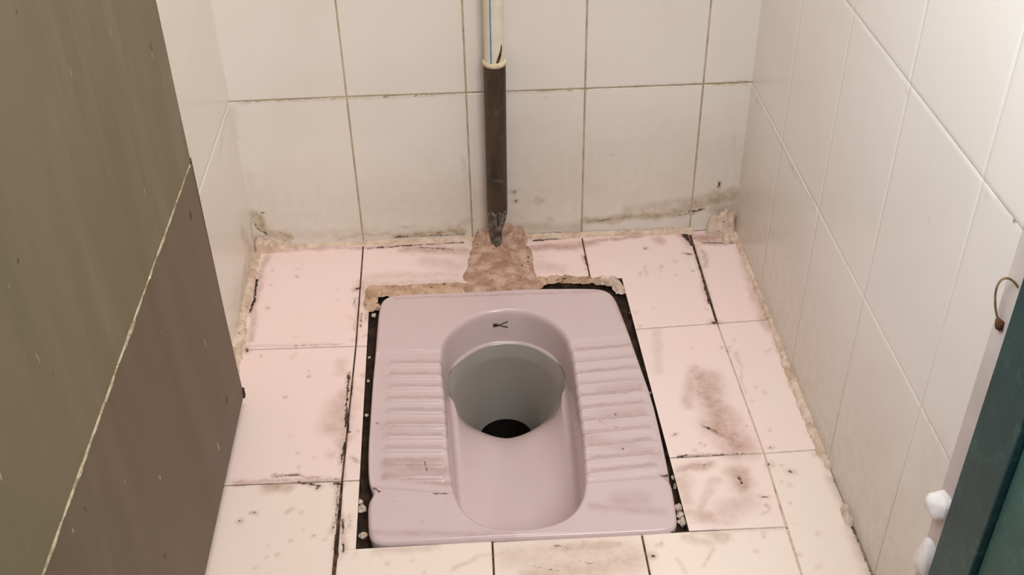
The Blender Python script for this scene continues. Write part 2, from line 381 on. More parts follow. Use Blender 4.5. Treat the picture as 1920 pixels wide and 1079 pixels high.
for i in range(90):
    x, y = rr.uniform(450, 1540), rr.uniform(470, 1070); w_ = rr.uniform(.002, .007); FD.append((P((x, y), (x+rr.uniform(-14, 14), y+rr.uniform(-8, 8))), w_, rr.uniform(.10, .32)))
for i in range(110):
    x, y = rr.uniform(470, 1500), rr.uniform(470, 1070)
    FK.append((P((x, y)), rr.uniform(.0011, .0022), rr.uniform(.5, 1.0)))
# grout bed with a pit under the pan gap (ring of quads around the opening, then a sunken pit)
bv = []; bf = []
def bedquad(a, b, c, d, za, zb=None):
    zb = za if zb is None else zb; n = len(bv); bv.extend([(a[0], a[1], za), (b[0], b[1], za), (c[0], c[1], zb), (d[0], d[1], zb)]); bf.append((n, n+1, n+2, n+3))
zb = -.0024
e = .0
bedquad((-.02, .01), (1.15, .01), (1.15, oTR[1]), (-.02, oTL[1]), zb)
n0 = len(bv)
bedquad((-.02, oTL[1]), oTL, oBL, (-.02, oBL[1]), zb)
bedquad(oTR, (1.15, oTR[1]), (1.15, oBR[1]), oBR, zb)
bedquad(oTL, (oTL[0], oTL[1]), oTR, (oTR[0], oTL[1]), zb)
bedquad((-.02, oBL[1]), (1.15, oBR[1]), (1.15, -1.95), (-.02, -1.95), zb)
for a, b in ((oTL, oTR), (oTR, oBR), (oBR, oBL), (oBL, oTL)):
    n = len(bv); bv.extend([(a[0], a[1], .0), (b[0], b[1], .0), (b[0], b[1], -.035), (a[0], a[1], -.035)]); bf.append((n, n+1, n+2, n+3))
bv = np.array(bv); bf = np.array(bf)
def bed_mat():
    t = NT('floor_joint_dirt')
    # joints are black on the left and round the pan, beige right of it
    sp = t.n('ShaderNodeSeparateXYZ'); t.l(t.tc, sp.inputs[0])
    dark = t.mix(t.rng(t.noise(60, 5, .7), .4, .65), srgb(44, 32, 24), srgb(104, 82, 64))
    light = t.mix(t.rng(t.noise(40, 5, .7), .45, .7), srgb(206, 182, 160), srgb(150, 122, 98))
    f = t.math('MULTIPLY', t.rng(sp.outputs[0], .70, .78), t.rng(sp.outputs[1], -.30, -.26, 1, 0))
    return t.fin(t.mix(f, dark, light), .9, t.noise(120, 4), .5, .001, .2)
M_bed = bed_mat()
FLOOR = struct(merge_tiles('floor', T, lambda V: V, True, bv, bf, [M_floor, M_bed], FD, FK))

# ================================================================== BACK WALL  (u=x, v=z)
H1 = .2975
T = Tiles()
xcols = [LX-.004, .2, .4, .6, .8, WR+.002]
for j in range(8):
    z0, z1 = j*H1, (j+1)*H1
    for i in range(5):
        rs = .0022 if j < 2 else .05
        dz0 = [(-.0012, .0006), (.0006, .0), (.0, .0), (.0, .0006), (.0006, .0010)][i]
        c = [(xcols[i], z0+(0 if j == 0 else dz0[0])), (xcols[i+1], z0+(0 if j == 0 else dz0[1])), (xcols[i+1], z1+dz0[1]), (xcols[i], z1+dz0[0])]
        T.quad(c, (.0013 if j else .0, .0014 if i < 4 else 0, .0013, .0014 if i else 0), res=rs, th=.0010)
B = lambda *pts: [bk(*p) for p in pts]
BD = [(B((470, 410), (700, 405), (900, 395), (1380, 350)), .11, .17), (B((1000, 330), (1380, 300)), .13, .15), (B((480, 440), (600, 440), (870, 432)), .024, .30), (B((475, 400), (500, 436), (530, 446)), .012, .75), (B((520, 440), (545, 448)), .010, .8),
 (B((740, 442), (870, 432)), .010, .75), (B((640, 445), (740, 440)), .006, .5), (B((860, 425), (880, 415)), .012, .4), (B((870, 300), (878, 420)), .01, .2),
 (B((960, 430), (1080, 425)), .020, .45), (B((1100, 415), (1200, 406), (1290, 395)), .012, .75), (B((1180, 395), (1290, 378)), .022, .42), (B((1290, 385), (1375, 365)), .022, .72), (B((1340, 390), (1378, 388)), .02, .6),
 (B((1348, 345), (1350, 352)), .006, .8), (B((1005, 375), (1018, 378)), .010, .45), (B((1030, 410), (1040, 420)), .01, .35), (B((960, 250), (1040, 240)), .05, .10), (B((1378, 250), (1374, 380)), .010, .22), (B((472, 330), (480, 420)), .014, .16),
 (B((800, 300), (850, 400)), .04, .10), (B((435, 200), (445, 260)), .006, .2), (B((1050, 200), (1060, 240)), .03, .06)]
BK = [(B((476, 415), (482, 428), (500, 440)), .0030, .85), (B((756, 426), (776, 425)), .0016, .9), (B((740, 445), (870, 440)), .0042, .62), (B((820, 437), (868, 430)), .003, .5), (B((490, 400), (494, 399)), .0030, .9),
 (B((964, 360),), .0036, 1.6), (B((967, 377),), .0034, 1.6), (B((1034, 412),), .0030, .8), (B((1024, 382),), .0018, .6), (B((1148, 291),), .0025, .8), (B((1130, 341),), .0018, .6), (B((1044, 270),), .0022, .6), (B((1024, 183),), .0018, .7),
 (B((1345, 352), (1349, 344)), .0030, .9), (B((1120, 414), (1180, 409)), .0022, .7), (B((1262, 406), (1300, 400)), .004, .7), (B((1290, 398), (1320, 392)), .004, .85), (B((1000, 442), (1050, 436)), .005, .7),
 (B((440, 192), (870, 176)), .0016, .55), (B((945, 174), (1400, 154)), .0016, .6), (B((1340, 158), (1400, 154)), .002, .9), (B((540, 426),), .002, .6), (B((575, 425),), .0016, .6), (B((612, 421),), .0014, .6)]
bedV = np.array([(-.03, -.02, -.0009), (WR+.05, -.02, -.0009), (WR+.05, 2.42, -.0009), (-.03, 2.42, -.0009)])
struct(merge_tiles('wall_back', T, lambda V: np.column_stack([V[:, 0], -V[:, 2], V[:, 1]]), False, bedV, np.array([(0, 1, 2, 3)]), [M_wall, M_grout_w], BD, BK))

# ================================================================== RIGHT WALL  (u = y, v = z)
T = Tiles()
cols = [-.0, -.196, -.395, -.5945, -.7955, -.884]
gw = [0, .00012, .00015, .0005, .0005, 0]
for j in range(8):
    for i in range(5):
        rs = .006 if j < 3 else .05
        hz = [0, .0003, .0010][j] if j < 3 else .0008
        hz1 = [.0003, .0010, .0008][j] if j < 3 else .0008
        T.quad([(cols[i], j*H1), (cols[i+1], j*H1), (cols[i+1], (j+1)*H1), (cols[i], (j+1)*H1)], (hz, gw[i+1], hz1, gw[i]), res=rs, th=.0012, lift=(.0008 if j == 2 else 0))
Rr = lambda *pts: [rw(*p) for p in pts]
RD = [(Rr((1400, 440), (1500, 700), (1640, 1060)), .22, .27), (Rr((1390, 300), (1440, 500)), .10, .15), (Rr((1392, 250), (1388, 420)), .030, .22), (Rr((1400, 450), (1545, 850), (1640, 1060)), .016, .35), (Rr((1410, 300), (1420, 420), (1560, 780)), .10, .14), (Rr((1405, 160), (1528, 388)), .003, .35),
      (Rr((1700, 1000), (1760, 860)), .05, .14), (Rr((1560, 800), (1700, 960)), .07, .12)]
RK = [(Rr((1480, 305), (1497, 334)), .0020, .8), (Rr((1870, 370), (1915, 430)), .0022, .6), (Rr((1735, 777), (1790, 885)), .0018, .45), (Rr((1826, 680),), .002, .6), (Rr((1742, 415),), .002, .4), (Rr((1702, 172),), .003, .5), (Rr((1850, 365),), .002, .5)]
bedV = np.array([(.02, -.02, -.0012), (-.8845, -.02, -.0012), (-.8845, 2.42, -.0012), (.02, 2.42, -.0012)])
struct(merge_tiles('wall_right', T, lambda V: np.column_stack([WR-WSK*V[:, 0]-V[:, 2], V[:, 0], V[:, 1]]), True, bedV, np.array([(0, 1, 2, 3)]), [M_wallR, M_grout_r], RD, RK))

# ================================================================== LEFT WALL
T = Tiles()
cols = [0.0, -.40, -.60, -.80, -1.0, -1.2]
for j in range(8):
    for i in range(5):
        T.quad([(cols[i], j*H1), (cols[i+1], j*H1), (cols[i+1], (j+1)*H1), (cols[i], (j+1)*H1)], (.0008 if j else 0, .0008, .0008, .0008 if i else 0), res=.006 if (j < 2 and i == 0) else .05, th=.0015)
LL = lambda *pts: [lw(x, y, .005) for x, y in pts]
LD = [(LL((455, 440), (470, 470), (450, 600)), .02, .4), (LL((425, 210), (412, 290)), .003, .3), (LL((462, 480), (452, 560)), .01, .5), (LL((470, 380), (472, 440)), .012, .35), (LL((408, 10), (416, 90), (425, 170)), .0035, .3)]
LK = [(LL((470, 410), (474, 440)), .003, .5), (LL((462, 520), (456, 570)), .002, .7)]
bedV = np.array([(.02, -.02, -.0014), (-1.2, -.02, -.0014), (-1.2, 2.42, -.0014), (.02, 2.42, -.0014)])
struct(merge_tiles('wall_left', T, lambda V: np.column_stack([.005+V[:, 2], V[:, 0], V[:, 1]]), False, bedV, np.array([(0, 1, 2, 3)]), [M_wall, M_grout_r], LD, LK))

def box(name, a, b, m, parent=None, bevel=0.0, seg=2):
    bm = bmesh.new(); bmesh.ops.create_cube(bm, size=1)
    for v in bm.verts: v.co = Vector([(a[i]+b[i])/2+v.co[i]*(b[i]-a[i]) for i in range(3)])
    if bevel: bmesh.ops.bevel(bm, geom=bm.edges[:], offset=bevel, segments=seg, affect='EDGES', profile=.5)
    me = bpy.data.meshes.new(name); bm.to_mesh(me); bm.free()
    return link(name, me, m, parent)

# ================================================================== SQUAT PAN
ZD = .007
crop = [(145,110),(180,97),(470,85),(660,74),(900,74),(935,84),(958,108),(975,150),(1000,215),(1040,330),(1085,455),(1120,600),(1148,735),(1146,750),(1156,765),(1176,895),(1168,913),(1140,922),(900,935),(530,950),(200,965),(120,968),(97,948),(92,900),(92,830),(100,806),(116,794),(102,774),(93,740),(92,640),(100,520),(108,400),(118,300),(125,200),(133,135)]
OUT = np.array([fl(640+x/1.863, 500+y/1.863, ZD) for x, y in crop])
rimc = [(570,148),(480,160),(400,205),(360,245),(344,290),(342,345),(352,430),(362,560),(372,690),(388,785),(415,850),(465,898),(540,918),(630,920),(740,906),(810,872),(848,815),(858,735),(850,600),(838,500),(825,400),(812,300),(790,240),(740,190),(660,155)]
RIM = np.array([fl(640+x/1.863, 500+y/1.863, ZD) for x, y in rimc])
def chaikin(P, n):
    for _ in range(n):
        Q = np.roll(P, -1, 0); P = np.stack([.75*P+.25*Q, .25*P+.75*Q], 1).reshape(-1, 2)
    return P
OUT = chaikin(OUT, 1); RIM = chaikin(RIM, 3)
xc = .447; yN, yS = -.31, -.59
rays = []
for k in range(150): rays.append(((xc+.010*k/150, yN+(yS-yN)*k/150), (1, 0)))                 # right side, going to the front
for k in range(150): a = -math.pi*k/150; rays.append(((xc+.010, yS), (math.cos(a), math.sin(a))))
for k in range(150): rays.append(((xc+.010*(1-k/150), yS+(yN-yS)*k/150), (-1, 0)))
for k in range(150): a = math.pi-math.pi*k/150; rays.append(((xc, yN), (math.cos(a), math.sin(a))))
O = np.array([r[0] for r in rays]); Dv = np.array([r[1] for r in rays])
def cast(poly):
    A = poly; Bq = np.roll(poly, -1, 0); res = np.zeros(len(O))
    for i in range(len(O)):
        o, d = O[i], Dv[i]; e = Bq-A; den = d[0]*e[:, 1]-d[1]*e[:, 0]; den[np.abs(den) < 1e-12] = 1e-12
        w = A-o; t = (w[:, 0]*e[:, 1]-w[:, 1]*e[:, 0])/den; s = (w[:, 0]*d[1]-w[:, 1]*d[0])/den
        ok = (s >= -1e-6) & (s <= 1+1e-6) & (t > 0); res[i] = t[ok].max()
    return res
def smooth1(r, n):
    for _ in range(n): r = .25*np.roll(r, 1)+.5*r+.25*np.roll(r, -1)
    return r
rO = cast(OUT); rR = smooth1(cast(RIM), 60)
rO = smooth1(rO, 2)
NR = len(O)
def ring(r, z): p = O+Dv*r[:, None]; return np.column_stack([p, np.full(NR, z) if np.isscalar(z) else z])
# ribs of the foot pads
lineY = lambda px, ys: [fl(px, y, ZD)[1] for y in ys]
ribsL = lineY(770, (678, 700, 722, 745, 768, 791, 814, 838, 862, 888))
ribsR = lineY(1150, (650, 671, 692, 713, 735, 758, 781, 805, 829, 854, 878))
def yl(p, q):  # line y as a function of x from two photo points
    a, b = fl(*p, ZD), fl(*q, ZD); return lambda x: a[1]+(b[1]-a[1])*(x-a[0])/(b[0]-a[0])
padLb, padLf = yl((700, 658), (826, 656)), yl((700, 914), (850, 926))
padRb, padRf = yl((1074, 640), (1190, 626)), yl((1102, 906), (1255, 893))
slope = lambda a, b: (fl(*b, ZD)[1]-fl(*a, ZD)[1])/(fl(*b, ZD)[0]-fl(*a, ZD)[0])
sR = slope((1080, 716), (1210, 704)); sL = slope((720, 744), (826, 744))
def deckz(x, y):
    z = np.full(len(x), ZD)
    for side in (0, 1):
        pb, pf = (padLb, padLf) if side == 0 else (padRb, padRf)
        m = (x < xc) if side == 0 else (x >= xc)
        inn = sm((pb(x)-y)/.0028)*sm((y-pf(x))/.0028)*m
        z = z - .0030*inn
        x0, x1 = ((fl(716, 780)[0], fl(838, 780)[0]) if side == 0 else (fl(1082, 760)[0], fl(1222, 760)[0]))
        cx = (x0+x1)/2; s = sL if side == 0 else sR
        endf = sm((x-x0)/(.016 if side == 0 else .006))*sm((x1-x)/(.006 if side == 0 else .014))
        for k, ry in enumerate(ribsL if side == 0 else ribsR):
            yy = y-(ry-.006+s*(x-cx)); w = .0075
            prof = np.where(np.abs(yy) < w, .5+.5*np.cos(np.pi*yy/w), 0)
            z = z + .0036*prof*endf*m
    return z
steps = 60
rings = []
oz = []
rings.append(ring(rO-.001, -.034)); rings.append(ring(rO-.0005, -.01)); rings.append(ring(rO, ZD-.006))
for h in (.25, .5, .75): rings.append(ring(rO-.005*h*h, ZD-.006*(1-h)**1.2))
rA = rO-.005; rB = rR+.003
for k in range(steps+1):
    r = rA+(rB-rA)*k/steps; p = O+Dv*r[:, None]; rings.append(np.column_stack([p, deckz(p[:, 0], p[:, 1])]))
lipy = deckz((O+Dv*rB[:, None])[:, 0], (O+Dv*rB[:, None])[:, 1])
rings[-1][:, 2] = lipy
for h in (.3, .6, .85, 1.): rings.append(ring(rB-.006*h, lipy-.0065*h**2.4))
pr = O+Dv*rR[:, None]; Y = pr[:, 1]
fb = sm((Y+.70)/.48)                      # 0 at the front lip, 1 at the back
back_f = sm((Y+.40)/.15)                  # 1 round the back collar
zc = -.068+.013*fb
for k in list(range(1, 8))+[7.8, 8]:
    t = k/8; rings.append(ring(rR-.003-.006*t, (lipy-.0065)*(1-t)+zc*t))
zlast = rings[-1][:, 2].copy(); last = rings[-1][:, :2].copy()
# fillet into the trough, then to the funnel mouth
fc = np.array([.446, -.318]); ang = []
F5 = np.zeros((NR, 2))
dirs = (O+Dv*rR[:, None])-fc; an = np.arctan2(dirs[:, 1], dirs[:, 0])
ca, sa = np.cos(an), np.sin(an); fr5 = sm(-sa*1.5); pw = 1+.30*fr5
F5[:, 0] = fc[0]+(.100-.003*fr5)*np.sign(ca)*np.abs(ca)**pw; F5[:, 1] = fc[1]+(.104-.014*fr5)*np.sign(sa)*np.abs(sa)**pw
# even out the angle spacing of the funnel rings
fil = .020*(1-back_f)-.006*back_f
ctrd = F5-last; L5 = np.linalg.norm(ctrd, axis=1); u5 = ctrd/L5[:, None]
for t in (.12, .3, .55, .8, 1.):
    q = last+u5*np.minimum(fil, L5*.9)[:, None]*((1-math.cos(t*math.pi/2))*(1-back_f)+back_f*min(1, t*4))[:, None]; z = zlast-(.016-.012*back_f)*math.sin(t*math.pi/2)
    rings.append(np.column_stack([q, z]))
q0 = rings[-1][:, :2].copy(); z0 = rings[-1][:, 2].copy()
hc = np.array([.4455, -.281]); HZ = -.235; Hh = np.column_stack([hc[0]+.0475*np.cos(an), hc[1]+.0475*np.sin(an)])
tf = fc-q0; tf /= np.linalg.norm(tf, axis=1)[:, None]
bb = sm(back_f*1.3); F5 = F5*(1-bb)[:, None]+(q0+(Hh-q0)*.10)*bb[:, None]; F5 = np.column_stack([smooth1(F5[:, 0], 500), smooth1(F5[:, 1], 500)]); z5 = -.113*(1-bb)+bb*(z0+(HZ-z0)*.13)
for k in range(1, 21):
    t = k/20; rings.append(np.column_stack([q0+(F5-q0)*t, z0+(z5-z0)*t**1.15]))
for k in range(1, 26):
    t = k/25
    rings.append(np.column_stack([F5+(Hh-F5)*(t**(.8+.25*bb))[:, None], z5+(HZ-z5)*t**1.1]))
RV = np.vstack(rings); nr = len(rings)
idx = np.arange(nr*NR).reshape(nr, NR); nx = np.roll(idx, -1, 1)
FF = np.column_stack([idx[:-1].ravel(), nx[:-1].ravel(), nx[1:].ravel(), idx[1:].ravel()])
# triangle winding: outward/up
pan = empty('squat_toilet', (.447, -.45, 0)); tag(pan, 'mauve grey ceramic squat toilet with ribbed foot pads, sunk in the pink tiled floor', 'toilet')
bpy.context.view_layer.update()
PL = np.array([.447, -.45, 0])
def pm(name, V, F, m, **k):
    me = build_arrays(name, np.asarray(V)-PL, np.asarray(F), **k); return link(name, me, m, pan)
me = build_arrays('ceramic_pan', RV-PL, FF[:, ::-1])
Pz = lambda *pts: [fl(x, y, ZD) for x, y in pts]
PD = [(Pz((955, 950), (950, 840)), .12, .0), (Pz((730, 870), (830, 880)), .02, .38), (Pz((720, 895), (845, 905)), .008, .4), (Pz((1130, 780), (1200, 770)), .02, .25), (Pz((1160, 938), (1200, 935)), .025, .30), (Pz((1110, 950), (1240, 960)), .012, .28),
      (Pz((700, 1000), (960, 1003)), .010, .25), (Pz((720, 800), (830, 790)), .03, .16), (Pz((1150, 545), (1170, 600)), .012, .3), (Pz((1120, 730), (1200, 720)), .012, .28), (Pz((1100, 820), (1230, 850)), .02, .22), (Pz((740, 560), (1140, 546)), .005, .3), (Pz((1240, 890), (1258, 905)), .006, .8)]
PK = [(Pz((812, 926), (842, 926)), .0022, .9), (Pz((1154, 775),), .0034, 1.0), (Pz((1168, 840),), .003, .9), (Pz((707, 792),), .005, .6), (Pz((1246, 892), (1252, 890)), .0055, 1.1), (Pz((1025, 576),), .0018, .8), (Pz((876, 562),), .0018, .6), (Pz((795, 865), (800, 880)), .002, .8), (Pz((980, 990),), .0018, .8),
      (Pz((1100, 742), (1180, 738)), .002, .5), (Pz((1120, 790), (1160, 800)), .002, .55), (Pz((770, 812),), .002, .7), (Pz((700, 915), (714, 924)), .003, .8), (Pz((1030, 820),), .002, .5), (Pz((905, 918),), .0016, .5)]
for ysd, xa, xb, s_, lst in ((0, 716, 832, sL, ribsL), (1, 1084, 1214, sR, ribsR)):
    xa_, xb_ = fl(xa, 780)[0], fl(xb, 780)[0]; cx = (xa_+xb_)/2
    for i, ry in enumerate(lst):
        yv = ry+.0035; PD.append(([(xa_+.01, yv+s_*(xa_+.01-cx)), (xb_-.004, yv+s_*(xb_-.004-cx))], .0050, rr.uniform(.22, .5)))
def eq(a, b): return [a, b]
put_attr(me, 'dirt', np.maximum(field(RV[:, 0], RV[:, 1], PD, .002, .01)*(RV[:, 2] > -.004), 0))
ri = np.repeat(np.arange(nr), NR); st0 = np.tile(nr-30-20.5*bb, nr); stain_shade = sm((ri-st0)/np.tile(7-6*bb, nr)); put_attr(me, 'stain_shade', stain_shade); put_attr(me, 'black', field(RV[:, 0], RV[:, 1], PK, .001, .006)*(RV[:, 2] > .003))  # stain with painted shade: funnel only, starting at the collar edge at the back
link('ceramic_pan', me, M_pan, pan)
# drain pipe below the outlet
n = 64; rows = []
for r, z in ((.0475, -.2345), (.0465, -.239), (.0465, -.33), (.0005, -.33)):
    rows.append([(hc[0]+r*math.cos(a), hc[1]+r*math.sin(a), z) for a in np.linspace(0, 2*math.pi, n, endpoint=False)])
V = np.array(rows).reshape(-1, 3); i = np.arange(4*n).reshape(4, n); j = np.roll(i, -1, 1)
pm('drain_pipe', V, np.column_stack([i[:-1].ravel(), i[1:].ravel(), j[1:].ravel(), j[:-1].ravel()]), M_drain)
# little mark on the back of the collar: two prongs joined to a short stub
def on_collar(px, py):
    Yc = fl(938, 581, ZD)[1]-.0075; d = ray(px, py); p = CAM+d*(Yc-CAM[1])/d[1]
    # follow the curved wall: find the ring radius at that x
    ph = O[450:]+Dv[450:]*(rR[450:]-.0078)[:, None]; k = np.argmin(np.abs(ph[:, 0]-p[0])); p[1] = ph[k, 1]-.0004
    p = CAM+d*((p[1]-CAM[1])/d[1]); return p
def strip(pts, w):
    V = []; F = []
    for s_ in (0, 1):
        for p, ww in zip(pts, w):
            q = on_collar(*p)
            for dz in (-1, 1): V.append((q[0], q[1]+(.0006 if s_ else 0), q[2]+dz*ww))
    m = len(pts)
    for k in range(m-1):
        a = 2*k; F += [(a, a+2, a+3, a+1)]; b = a+2*m; F += [(b, b+1, b+3, b+2)]; F += [(a, b, b+2, a+2), (a+1, a+3, b+3, b+1)]
    F += [(0, 1, 2*m+1, 2*m)]; F += [(2*m-2, 4*m-2, 4*m-1, 2*m-1)]
    return V, F
V1, F1 = strip([(925, 609), (930, 609.5), (937, 610.3), (944, 607), (952, 603.5)], [.0014, .0018, .0008, .0009, .0012])
V2, F2 = strip([(925, 613), (930, 612), (937, 610.8), (944, 613), (952, 614)], [.0012, .0016, .0008, .0009, .0012])
pm('printed_mark', V1+V2, np.array(F1+[tuple(k+len(V1) for k in f) for f in F2]), M_mark)

# ================================================================== PIT under the gap, crumbs of mortar in it
def grid_obj(name, x0, x1, y0, y1, res, zf, m, keep=None):
    X = np.arange(x0, x1+res, res); Yv = np.arange(y0, y1+res, res); xx, yy = np.meshgrid(X, Yv); zz = zf(xx, yy)
    i = np.arange(xx.size).reshape(xx.shape); F = np.column_stack([i[:-1, :-1].ravel(), i[:-1, 1:].ravel(), i[1:, 1:].ravel(), i[1:, :-1].ravel()])
    V = np.column_stack([xx.ravel(), yy.ravel(), zz.ravel()])
    if keep is not None:
        k = keep(V); F = F[k[F].any(axis=1)]
    used = np.unique(F); mp = np.zeros(len(V), int); mp[used] = np.arange(len(used))
    return link(name, build_arrays(name, V[used], mp[F]), m)
pit = grid_obj('gap_dirt', .19, .71, -.74, -.12, .004, lambda x, y: -.018+.010*(fbm(x, y, .02, 3)-.5)*2, M_pitdirt,
   keep=lambda V: ~((V[:, 0] > .27) & (V[:, 0] < .64) & (V[:, 1] > -.698) & (V[:, 1] < -.19)))
pit.parent = FLOOR

def mound(name, strokes, m, res=.0022, amp=.5, nscale=.012, seed=1, base=0.0, label=None, cat='mortar', ragged=.35):
    """strokes: (floor points, half width, height)"""
    allp = np.array([p for s_ in strokes for p in s_[0]]); mw = max(s_[1] for s_ in strokes)
    x0, y0 = allp.min(0)-mw; x1, y1 = allp.max(0)+mw
    y1 = min(y1, .0)
    X = np.arange(x0, x1, res); Yv = np.arange(y0, y1+res*.5, res); xx, yy = np.meshgrid(X, Yv); u, v = xx.ravel(), yy.ravel()
    out = np.zeros(len(u))
    for pts, w, h in strokes:
        f = field(u, v, [(pts, w, 1.)]); nz = fbm(u, v, nscale, seed)
        f = sm((f-ragged*(nz-.2))*1.9); out = np.maximum(out, h*f)
    nz = fbm(u, v, nscale*.8, seed+5)
    z = base-.0012+out*(1+amp*(nz-.5)*2)+ .0006*(fbm(u, v, .004, seed+9)-.5)
    keep = out > .0002
    i = np.arange(len(u)).reshape(xx.shape); F = np.column_stack([i[:-1, :-1].ravel(), i[:-1, 1:].ravel(), i[1:, 1:].ravel(), i[1:, :-1].ravel()])
    F = F[keep[F].any(axis=1)]; V = np.column_stack([u, v, z]); z[~keep] = base-.0012
    V[:, 2] = z
    used = np.unique(F); mp = np.zeros(len(V), int); mp[used] = np.arange(len(used))
    o = link(name, build_arrays(name, V[used], mp[F]), m)
    if label: tag(o, label, cat)
    return o
mound('mortar_patch', [(P((930, 450), (935, 520)), .062, .006), ([(.447, -.010)], .055, .030), ([(.425, -.008), (.475, -.010)], .035, .022), (P((905, 470), (890, 520)), .03, .004), (P((975, 470), (985, 520)), .03, .004)], M_mortar_d, seed=4, amp=.45, nscale=.022,
      label='lumpy brown-stained mortar patch at the foot of the dark pipe')
mound('mortar_patch', [(P((700, 546), (780, 544), (862, 540)), .022, .0062), (P((697, 548), (693, 575)), .017, .0045)], M_mortar_b, seed=8, amp=.3, nscale=.010, ragged=.6,
      label='beige mortar strip along the back left edge of the squat toilet')
mound('mortar_patch', [(P((862, 540), (930, 541), (1005, 534)), .016, .0060)], M_mortar_d, seed=13, amp=.35, nscale=.012,
      label='stained mortar strip between toilet and pipe, at the middle of its back edge')
mound('mortar_patch', [(P((1010, 527), (1060, 524), (1110, 526), (1150, 530)), .013, .007)], M_mortar_b, seed=21, amp=.9, nscale=.007, ragged=.95,
      label='crumbling dark mortar strip along the back right edge of the squat toilet')
mound('mortar_patch', [(P((1130, 528), (1152, 530), (1163, 545)), .012, .011)], M_crumb, seed=25, amp=.6, nscale=.008, ragged=.6,
      label='pale crusty mortar lump on the back right corner of the squat toilet')
mound('mortar_patch', [(P((490, 470), (510, 468)), .020, .020), (P((530, 462), (545, 460)), .010, .010)], M_mortar, seed=31, amp=.7, nscale=.012, ragged=.5,
      label='pale mortar lump in the back left corner of the floor')
mound('mortar_patch', [(P((1330, 425), (1370, 415)), .022, .024), (P((1360, 440), (1362, 452)), .012, .010), ([(.845, -.006), (.87, -.008)], .024, .034)], M_mortar, seed=37, amp=.8, nscale=.013, ragged=.5,
      label='rough pale mortar heap in the back right corner of the floor')

def bead(name, pts, r, m, label, seed=1, step=.004, jit=.35, squash=1.0, parent=None):
    pts = [Vector(p) for p in pts]; path = []
    for a, b in zip(pts[:-1], pts[1:]):
        k = max(1, int((b-a).length/step)); path += [a.lerp(b, i/k) for i in range(k)]
    path.append(pts[-1]); n = 12; V = []; F = []; L = 0
    for i, p in enumerate(path):
        t = (path[min(i+1, len(path)-1)]-path[max(i-1, 0)]).normalized(); up = Vector((0, 0, 1)); s_ = t.cross(up)
        if s_.length < .1: s_ = Vector((1, 0, 0))
        s_.normalize(); up = s_.cross(t); L = i*step
        rr_ = (r[0]+(r[1]-r[0])*i/(len(path)-1)) if isinstance(r, tuple) else r
        rr_ *= 1+jit*(float(fbm(np.array([L]), np.array([0.]), .03, seed)[0])-.5)*2
        if i in (0, len(path)-1): rr_ *= .3
        for k in range(n):
            a = 2*math.pi*k/n; q = rr_*(1+jit*(float(fbm(np.array([L]), np.array([k*.004]), .009, seed+3)[0])-.5)*1.6)
            V.append(p+s_*math.cos(a)*q+up*math.sin(a)*q*squash)
    for i in range(len(path)-1):
        for k in range(n): F.append((i*n+k, i*n+(k+1) % n, (i+1)*n+(k+1) % n, (i+1)*n+k))
    F = F+[]
    me = mesh(name, V, F); bm = bmesh.new(); bm.from_mesh(me)
    for e0 in (0, (len(path)-1)*n):
        bm.verts.ensure_lookup_table(); bm.faces.new([bm.verts[e0+k] for k in range(n)])
    bmesh.ops.recalc_face_normals(bm, faces=bm.faces); bm.to_mesh(me); bm.free()
    o = link(name, me, m, parent)
    if label: tag(o, label, 'mortar')
    return o
MB = dict(res=.0016, amp=.35, nscale=.010, ragged=.45)
mound('mortar_bead', [([(.010, -.001), (.2, -.001), (.415, -.001)], .0095, .0060)], M_mortar, seed=52, label='pale mortar bead along the foot of the back wall, left of the pipe', **MB)
mound('mortar_bead', [([(.480, -.001), (.62, -.001), (.80, -.002)], .0115, .0085)], M_mortar, seed=55, label='pale mortar bead along the foot of the back wall, right of the pipe', **MB)
rp = lambda y, dx=.0: (WR-WSK*y-dx, y)
mound('mortar_bead', [([rp(-.02), rp(-.3), rp(-.60)], .0110, .0070), ([rp(-.36, .002), rp(-.58, .003)], .0130, .0075)], M_mortar, seed=59, label='rough mortar bead along the foot of the right wall', res=.0018, amp=.6, nscale=.009, ragged=.7)
mound('mortar_bead', [([rp(-.685, .002), rp(-.705, .003)], .0105, .0100)], M_crumb, seed=62, label='short white mortar stub at the foot of the right wall, nearest the front', res=.0016, amp=.5, nscale=.012, ragged=.4)
mound('mortar_bead', [([(.008, -.02), (.009, -.13), (.010, -.235)], .0125, .0060)], M_mortar, seed=65, label='beige mortar bead along the foot of the left wall, back length', **MB)
mound('mortar_bead', [([(.012, -.245), (.012, -.33), (.014, -.47)], .0185, .0065)], M_mortar, seed=68, label='wide beige mortar bead along the left wall beside the dark door', res=.0018, amp=.5, nscale=.012, ragged=.6)

